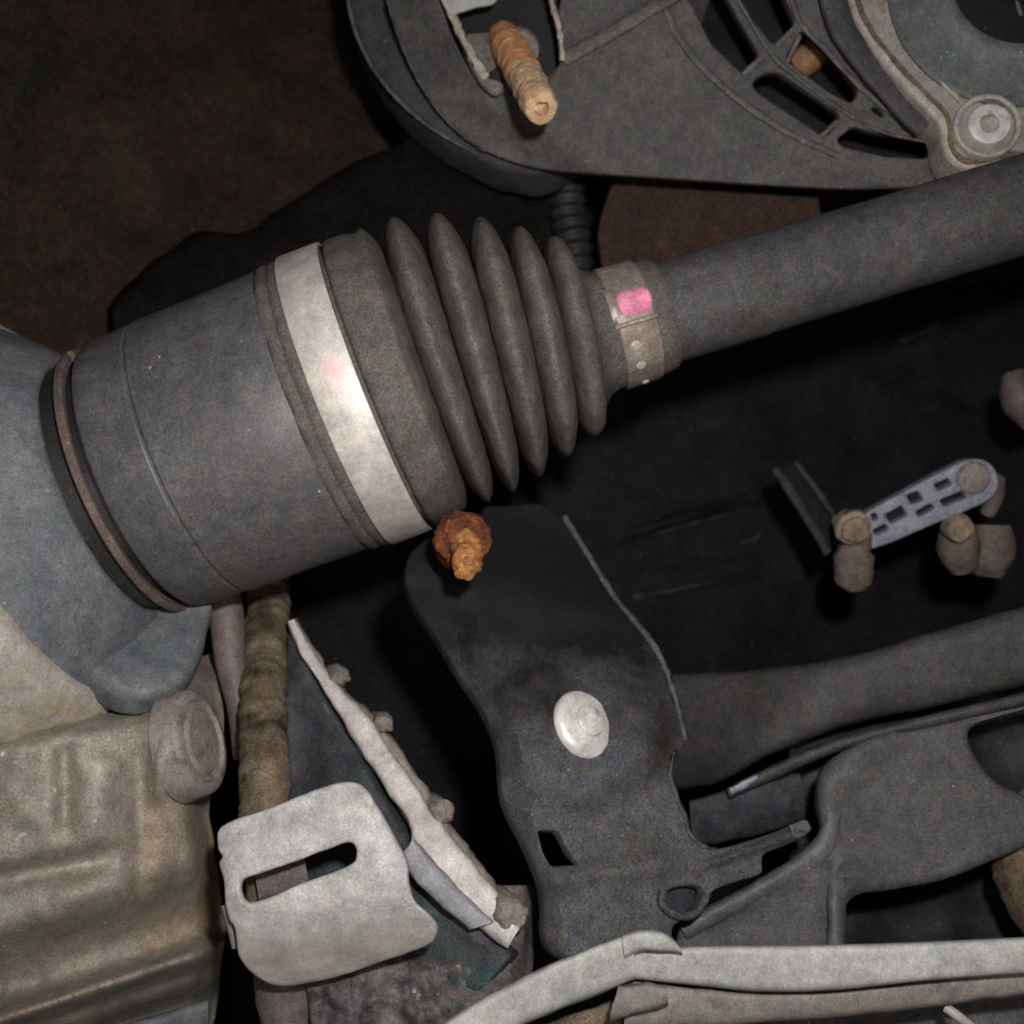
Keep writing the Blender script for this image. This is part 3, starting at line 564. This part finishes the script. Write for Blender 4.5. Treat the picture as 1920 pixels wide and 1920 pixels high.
# ------------------------------------------------------------------ pale bars along the bottom
pb = thing('pale_crossbar', 'pale grey crossbar running along the bottom right corner', 'bar', W(1500, 1905, 250))
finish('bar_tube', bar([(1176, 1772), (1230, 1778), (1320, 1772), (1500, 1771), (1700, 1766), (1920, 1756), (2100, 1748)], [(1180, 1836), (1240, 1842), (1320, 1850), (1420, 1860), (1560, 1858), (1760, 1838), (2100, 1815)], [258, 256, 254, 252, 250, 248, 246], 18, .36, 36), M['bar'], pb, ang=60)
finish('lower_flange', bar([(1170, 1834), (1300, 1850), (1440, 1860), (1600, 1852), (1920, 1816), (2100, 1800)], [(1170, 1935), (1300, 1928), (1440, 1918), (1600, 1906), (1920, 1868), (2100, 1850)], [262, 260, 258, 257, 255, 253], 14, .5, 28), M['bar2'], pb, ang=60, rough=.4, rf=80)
finish('end_block', bar([(1160, 1846), (1210, 1842), (1250, 1850)], [(1140, 1920), (1200, 1900), (1254, 1884)], [255, 254, 254], 12, .55), M['bar2'], pb, rough=.5, rf=200)
pa = thing('pale_strap', 'pale grey angled strap with a stepped end, bottom centre', 'strap', W(1000, 1920, 245))
finish('strap_body', bar([(760, 1970), (860, 1898), (1000, 1822), (1100, 1776), (1186, 1744)], [(820, 2010), (900, 1965), (1020, 1906), (1110, 1872), (1192, 1838)], [246, 247, 249, 251, 253], 16, .4, 32), M['bar'], pa, ang=60, rough=.4, rf=80)
finish('strap_end', bar([(1164, 1750), (1200, 1743), (1250, 1752), (1276, 1776)], [(1172, 1800), (1206, 1784), (1252, 1786), (1280, 1790)], [251, 250, 250, 251], 12, .6), M['bar'], pa, ang=60, rough=.4, rf=120)
o = finish('rusty_underbeam', bar([(900, 1960), (1060, 1905), (1200, 1862), (1320, 1866)], [(900, 2060), (1060, 2010), (1200, 1980), (1320, 1970)], [275, 275, 275, 275], 10, .5), M['rod'], rough=.6, rf=150)
tag(o, 'brown rusty beam just visible under the pale strap', 'beam')
o = finish('pale_wire', tube([(1772, 1888, 262), (1800, 1908, 260), (1840, 1940, 260)], 1.3, 12), M['bar']); tag(o, 'short pale wire at the bottom edge below the crossbar', 'wire')
o = finish('blue_grey_block', relief(lambda y: 1330, lambda y: 2120, 1850, 2080, lambda x, y: 300+3*nz((x/90, y/90, 2), 1), 30, 12, 20, 8), M['dirt'], ang=80); tag(o, 'dark dirty block under the pale crossbar', 'block')

# ------------------------------------------------------------------ perforated link and the bolts beside it
lk = thing('perforated_link', 'blue grey perforated link with a tan bolt at its left end', 'link', W(1600, 1090, 395))
pl5 = plane3((1590, 1010, 392), (1850, 900, 384), (1640, 1040, 392))
lo = smooth([(1612, 970), (1700, 920), (1780, 878), (1820, 862), (1852, 866), (1872, 892), (1868, 922), (1840, 946), (1740, 988), (1660, 1022), (1600, 1034), (1586, 1005)], 5)
def el(x, y, a, b, rot=-.42, n=14):
    return [(x+a*math.cos(t)*math.cos(rot)-b*math.sin(t)*math.sin(rot), y+a*math.cos(t)*math.sin(rot)+b*math.sin(t)*math.cos(rot)) for t in [2*math.pi*i/n for i in range(n)]]
def rq(x, y, a, b, sk=0, rot=-.42):
    c, q = math.cos(rot), math.sin(rot)
    return poly_round([(x+u*c-v*q, y+u*q+v*c) for u, v in ((-a, -b+sk), (a*.9, -b), (a, b-sk), (-a*.85, b))], 4, 2)
hl = [rq(1681, 966, 19, 12, 2), rq(1716, 934, 13, 9, -2), rq(1735, 957, 18, 7, 2), rq(1769, 909, 16, 8, 1), rq(1788, 936, 25, 7, -2), rq(1652, 994, 15, 7, 1), rq(1640, 970, 6, 7)]
finish('link_plate', plate(lo, pl5, 7, .9, hl, 0), M['link'], lk, ang=40, rough=.15, rf=500)
finish('link_web', plate(smooth([(x+(1730-x)*.06, y+(945-y)*.1) for x, y in lo[::5]], 5), (pl5[0]-pl5[1]*.008, pl5[1]), 3, .4), M['panel'], lk)
disc(1826, 896, dep(1826, 896, pl5)-1, pl5[1], [(-12, 6.3), (0, 6.3), (.8, 5.6), (1.1, 4), (1.1, .02)], M['boss'], 'pin', lk, 36)
finish('link_heel', tube([(1864, 900, 388), (1864, 930, 392), (1852, 962, 396)], [4, 3.6, 3], 16), M['brownpipe'], lk)
disc(1600, 990, 382, Vector((0, -1, -.35)).normalized(), [(-6, 6.0), (-3, 6.2), (-2.6, 6.9), (.6, 6.9), (1.2, 6.2), (1.4, 5.4), (3.4, 5.0), (4.0, 4.0), (4.1, .02)], M['tanbolt'], 'bolt_head', lk, 28, label='tan round bolt head', rough=.7)
finish('bushing', tube([(1604, 1000, 392), (1603, 1026, 392), (1602, 1034, 393), (1601, 1044, 393), (1600, 1078, 395), (1600, 1088, 396), (1600, 1094, 397)], [6.2, 6.0, 6.4, 7.6, 7.6, 6.8, 4.6], 30), M['brownbolt'], lk, rough=.6, rf=200)
bs = thing('bolted_bush', 'pair of brown grey bushes with a tan bolt near the right edge', 'bush', W(1830, 1075, 395))
finish('bush_body', tube([(1795, 990, 398), (1798, 1030, 398), (1806, 1066, 400)], [7.0, 8.2, 5.6], 30), M['brownbolt'], bs, rough=.7, rf=200)
finish('bush_body', tube([(1858, 985, 402), (1856, 1035, 402), (1852, 1074, 404)], [7.6, 9.4, 6.2], 30), M['brownbolt'], bs, rough=.7, rf=200)
disc(1800, 992, 386, Vector((0, -1, -.3)).normalized(), [(-5, 5.6), (0, 5.6), (1.8, 4.8), (2.4, 3), (2.4, .02)], M['tanbolt'], 'bolt_head', bs, 28, rough=.5)
gd = thing('dark_guide', 'black forked guide standing left of the perforated link', 'guide', W(1560, 1030, 410))
finish('guide_rail', bar([(1462, 872), (1510, 946), (1560, 1030)], [(1446, 884), (1494, 958), (1546, 1044)], [420, 415, 408], 8, .5), M['edge2'], gd, rough=.4, rf=200)
finish('guide_rail', bar([(1496, 862), (1540, 920), (1580, 980)], [(1486, 870), (1530, 928), (1570, 990)], [424, 418, 410], 6, .5), M['edge2'], gd, rough=.4, rf=200)
finish('guide_plate', plate(poly_round([(1452, 880), (1494, 862), (1580, 984), (1552, 1036)], 6), plane3((1452, 880, 426), (1494, 862, 428), (1552, 1036, 414)), 3, .4), M['panel'], gd)
o = finish('edge_knob', tube([(1900, 700, 420), (1915, 750, 418), (1935, 790, 420)], [5, 8, 5], 24), M['brownpipe'], rough=.6, rf=200); tag(o, 'small pinkish brown knob at the right edge under the shaft', 'knob')
o = finish('corrugated_hose', tube([(1060, 300, 430), (1066, 400, 428), (1078, 480, 425), (1090, 620, 425)], 7.5, 28, lambda L: .9*math.sin(L*1.1), 30), M['black'], ang=60); tag(o, 'black corrugated hose dropping behind the boot', 'hose')

o = finish('brown_drum', lathe([(-60, 46), (-4, 46), (-1, 45), (0, 42), (.6, 20), (.6, .02)], W(1330, 440, 405), Vector((-.12, -1, -.1)), 64), M['drum'], rough=1.2, rf=60)
tag(o, 'dark brown rusty drum between the alternator and the shaft', 'drum')

# ------------------------------------------------------------------ alternator, top
alt = thing('alternator', 'dusty grey alternator with slotted cover and tan threaded stud', 'alternator', W(1400, 350, 372))
rim_o = smooth([(640, -60), (650, 10), (668, 70), (705, 138), (760, 202), (822, 250), (890, 288), (960, 312), (1060, 300), (1300, 100), (1300, -200), (640, -200)], 6)
finish('back_rim', plate(rim_o, plane3((650, 0, 404), (900, 290, 392), (1200, 100, 398)), 26, 5, (), 0, None, 4), M['rim'], alt, ang=50, rough=.6, rf=120)
cov = smooth([(715, -80), (727, 0), (746, 62), (775, 130), (812, 192), (860, 246), (912, 284), (1000, 314), (1100, 325), (1200, 331), (1350, 341), (1492, 350), (1600, 354), (1760, 350), (2050, 330), (2200, 100), (2200, -250), (1400, -300), (720, -300)], 6)
rec = smooth([(826, -60), (834, 30), (868, 108), (900, 156), (950, 158), (1010, 152), (1054, 108), (1046, 40), (1034, -60)], 4)
vents = [[(1280, -30), (1330, -40), (1418, 104), (1412, 122), (1396, 132), (1340, 78)],
         [(1420, 152), (1440, 138), (1462, 140), (1562, 214), (1566, 226), (1550, 250), (1540, 250), (1426, 166)],
         [(1606, 236), (1650, 252), (1728, 268), (1742, 280), (1728, 300), (1660, 290), (1590, 266), (1582, 254)],
         [(1378, -40), (1445, -40), (1484, 40), (1482, 52), (1462, 74), (1452, 74), (1400, 12)],
         [(1482, 106), (1500, 66), (1514, 62), (1600, 160), (1604, 174), (1596, 190), (1560, 170)],
         [(1634, 204), (1642, 200), (1658, 214), (1654, 220)]]
def widen(v, along, across):
    cx, cy = sum(p[0] for p in v)/len(v), sum(p[1] for p in v)/len(v); out = []
    for x, y in v:
        l, q = (x-cx)*.66+(y-cy)*.75, (x-cx)*.75-(y-cy)*.66
        out.append((cx+.66*l*along+.75*q*across, cy+.75*l*along-.66*q*across))
    return out
vents = [poly_round(widen(v, 1.06, 1.28), 9, 3) for v in vents]
pla = plane3((750, 60, 372), (1560, 340, 366), (1700, 0, 352))
def alt_d(x, y):
    d = 0
    r1 = math.hypot(x-1750, (y+300))
    d += 2.6*(1-sst(648, 668, r1))                  # the raised vented field
    d -= 1.0*g1(r1, 520, 9)
    # rib from the recess to the vents
    q = (y-118)*.9+(x-1050)*.47
    d += 2.2*g1(q, 0, 15)*sst(1030, 1060, x)*(1-sst(1215, 1260, x))
    d -= 15*(1-sst(0, 130, min(math.hypot(x-1050, y+150)*0+ (x-727-max(0, y)*.42-max(0, y-190)*1.2), 300)))*sst(-400, 0, 0)*.6
    d += 1.4*nz((x/120, y/120, 7), 1)
    return d
finish('cover', plate(cov, pla, 7, .9, [rec]+vents, 44, alt_d, 4), M['cover'], alt, ang=50)
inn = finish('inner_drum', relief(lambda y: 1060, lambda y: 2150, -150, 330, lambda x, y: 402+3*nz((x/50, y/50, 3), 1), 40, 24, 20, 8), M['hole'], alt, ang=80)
finish('winding', tube([(1492, 128, 388), (1516, 108, 386), (1540, 84, 388)], [5.5, 6, 5.5], 20), M['copper'], alt, rough=.6, rf=300)
finish('recess_floor', plate(smooth([(815, -80), (830, 40), (880, 140), (940, 175), (1030, 165), (1075, 110), (1060, -80)], 4), (pla[0]-pla[1]*.022, pla[1]), 4, .5), M['hole'], alt)
finish('recess_edge', bar([(826, -20), (842, 30), (872, 96), (904, 152)], [(840, -20), (858, 30), (886, 92), (918, 140)], [363, 364, 365, 366], 5, .6), M['paleedge'], alt, rough=.9, rf=500)
finish('recess_edge', bar([(1024, -20), (1034, 20), (1046, 70), (1050, 112)], [(1034, -20), (1044, 20), (1056, 70), (1060, 112)], [362, 362, 363, 364], 5, .6), M['paleedge'], alt, rough=.9, rf=500)
finish('terminal_tab', plate(smooth([(826, -30), (930, -30), (928, 4), (890, 14), (850, 26), (836, 18)], 4), plane3((826, -30, 362), (930, -30, 362), (850, 26, 364)), 2, .4), M['bar'], alt, label='pale grey tab in the terminal recess')
finish('terminal_bracket', plate(smooth([(868, 70), (930, 62), (940, 110), (950, 150), (930, 168), (905, 156), (880, 118)], 4), plane3((868, 70, 376), (940, 66, 376), (930, 168, 364)), 3, .5), M['boss'], alt, rough=.5, rf=300)
st = thing('threaded_stud', 'rusty tan threaded stud poking out of the alternator recess', 'stud', W(1012, 200, 330))
A, B = W(945, 70, 376), W(1016, 205, 326); sd = (B-A).normalized(); LL = (B-A).length*1000
pr = [(0, 5.9), (6, 6.4), (12, 6.6)]
s_ = 12
while s_ < LL*.56: pr += [(s_, 6.3), (s_+.8, 6.6), (s_+1.6, 6.3)]; s_ += 2.4
finish('stud_root', lathe(pr+[(s_, 6.1), (s_+.1, .02)], A, sd, 40), M['studrust'], st, ang=70, rough=.45, rf=400)
k0 = s_
pr = [(k0-.4, .02), (k0-.4, 5.9)]
while s_ < LL-8: pr += [(s_, 6.0), (s_+.7, 6.3), (s_+1.5, 6.0)]; s_ += 2.3
pr += [(LL-6, 5.9), (LL-1.2, 5.6), (LL, 4.9), (LL, 2.5), (LL-5, 2.4), (LL-5.2, .02)]
finish('stud_end', lathe(pr, A, sd, 40), M['studtan'], st, ang=60, rough=.5, rf=350)
disc(975, 96, 372, sd, [(-4, 7.6), (0, 7.6), (.8, 7.0), (.8, 4)], M['boss'], 'washer', st, 36)
disc(932, 148, 366, Vector((-.2, -1, -.3)).normalized(), [(-3, 4), (0, 4), (.6, 3.4), (.6, .02)], M['hole'], 'small_nut', st, 6)
def on_cov(px, py, up=0): return (on_plane(px, py, pla, alt_d(px, py)+up)-CAM).y*1000
for pth, wd in (([(1236, -30), (1262, 50), (1310, 118), (1384, 186), (1474, 246), (1572, 292)], 9), ([(1362, -40), (1440, 92), (1494, 144), (1578, 206), (1646, 244), (1738, 266)], 5), ([(1474, -40), (1500, 40), (1548, 92), (1608, 158), (1690, 226)], 7)):
    finish('vent_ridge', bar([(x+wd*.6, y-wd*.6) for x, y in pth], [(x-wd*.6, y+wd*.6) for x, y in pth], [on_cov(x, y, 1.9) for x, y in pth], 5, .6), M['ridge'], alt, rough=.3, rf=300)
finish('cover_rib', bar([(1050, 98), (1130, 54), (1215, 2), (1290, -40)], [(1064, 124), (1146, 78), (1230, 28), (1304, -16)], [on_cov(x, y, 2.0) for x, y in ((1057, 110), (1138, 66), (1222, 15), (1297, -28))], 6, .7), M['ridge'], alt, rough=.3, rf=300)
finish('side_wall', bar([(1572, -90), (1600, 30), (1650, 108), (1706, 176), (1752, 224)], [(1520, -80), (1548, 50), (1606, 136), (1668, 206), (1716, 258)], [345, 345, 346, 346, 346], 12, .6), M['rim'], alt, rough=.5, rf=150)
for pth in ([(652, 0), (668, 64), (704, 134), (760, 200), (822, 248), (900, 292)], [(727, 0), (746, 62), (775, 130), (812, 192), (860, 246), (912, 284)]):
    q_ = pth[0][0] < 700
    finish('chipped_edge', bar([(x+2.6, y-2.6) for x, y in pth], [(x-2.6, y+2.6) for x, y in pth], [(391 if q_ else on_cov(x, y, 0)) + (0 if q_ else .5) for x, y in pth], 2, .7), M['rim2'], alt, rough=.35, rf=400)
for (x0, y0, x1, y1) in ((1393, 140, 1428, 108), (1540, 256, 1572, 226), (1456, 86, 1490, 52), (1476, 116, 1500, 66)):
    finish('vent_bar', bar([(x0-4, y0-4), (x1-4, y1-4)], [(x0+4, y0+4), (x1+4, y1+4)], [on_cov(x0, y0, 1.2), on_cov(x1, y1, 1.2)], 5, .6), M['ridge'], alt, rough=.3, rf=300)
# end frame with its bolt
ef = [(1575, -120), (1592, 0), (1612, 52), (1652, 110), (1700, 168), (1748, 214), (1764, 240), (1768, 270), (1782, 300), (1808, 317), (1840, 316), (1880, 304), (1930, 302), (2100, 320), (2250, 100), (2250, -300), (1600, -300)]
ple = plane3((1600, 0, 346), (1850, 300, 338), (2050, 0, 336))
efs = smooth(ef, 6)
def inset(pts, c, k): return [(x+(c[0]-x)*k, y+(c[1]-y)*k) for x, y in pts]
fr = finish('end_frame', plate(efs, ple, 18, 2.0, (), 30, lambda x, y: .7*nz((x/60, y/60, 4), 1), 4), M['framelip'], alt, ang=50, label='tan cast end frame with a grooved lip')
face_in = smooth([(1600, -120), (1614, -5), (1640, 56), (1690, 118), (1738, 170), (1776, 208), (1786, 240), (1788, 268), (1800, 288), (1818, 296), (1850, 292), (1900, 282), (2100, 296), (2230, 100), (2230, -280), (1620, -280)], 6)
plf = (ple[0]+ple[1]*.0014, ple[1])
finish('frame_face', plate(face_in, plf, 4, 1.0, (), 0, None, 3), M['frame'], alt, ang=50)
gp = [(1598, -120), (1607, -4), (1634, 58), (1682, 120), (1732, 172), (1770, 208), (1781, 240), (1783, 270), (1797, 294), (1816, 304), (1850, 300), (1900, 290), (2000, 294)]
finish('frame_groove', tube([(x, y, dep(x, y, ple)+.1) for x, y in gp], .95, 10), M['rod'], alt)
finish('frame_bead', bar([(1694, -60), (1702, 0), (1716, 60), (1746, 116), (1784, 160), (1812, 190)], [(1684, -60), (1691, 0), (1704, 66), (1736, 124), (1776, 172), (1806, 204)], [dep(x, y, plf)-1.4 for x, y in ((1690, -60), (1697, 0), (1710, 63), (1740, 120), (1780, 166), (1809, 197))], 6, .6), M['framelip'], alt, rough=.3, rf=300)
disc(1915, -38, dep(1915, -38, plf)-1.0, ple[1], [(-6, 44), (.2, 44), (1.0, 43), (.9, 30), (2.6, 27.5), (3.2, 25), (2.6, 23.5), (-1, 23.2), (-1, .02)], M['bearing'], 'bearing_disc', alt, 80)
disc(1915, -38, dep(1915, -38, plf)-.2, ple[1], [(-3, 22.9), (0, 22.9), (0, 9), (4, 8), (4, .02)], M['hole'], 'bearing_bore', alt, 64)
finish('bore_spoke', bar([(1896, -20), (1910, 30)], [(1906, -20), (1920, 30)], [dep(1900, 0, plf)-2]*2, 4, .6), M['bearing'], alt)
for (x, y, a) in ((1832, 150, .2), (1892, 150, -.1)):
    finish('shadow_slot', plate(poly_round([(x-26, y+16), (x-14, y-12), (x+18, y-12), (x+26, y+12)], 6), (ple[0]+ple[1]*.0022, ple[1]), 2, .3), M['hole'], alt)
q0 = dep(1848, 240, plf)
disc(1850, 238, q0-1, ple[1], [(-6, 11.2), (.6, 11.2), (1.3, 10.8), (1.5, 10.0), (1.0, 9.3), (-4.0, 8.9), (-4.0, .02)], M['framelip'], 'bolt_boss', alt, 60)
fb = disc(1854, 234, q0-1.5, ple[1], [(-4, 7.2), (.3, 7.2), (1.0, 6.8), (1.3, 5.8), (1.1, 3.3), (-1.8, 2.9), (-1.8, .02)], M['silver'], 'flange_bolt', alt, 40, label='pale round bolt with a small socket in the end frame')

for o in bpy.data.objects:
    if '_w' in o: del o['_w']
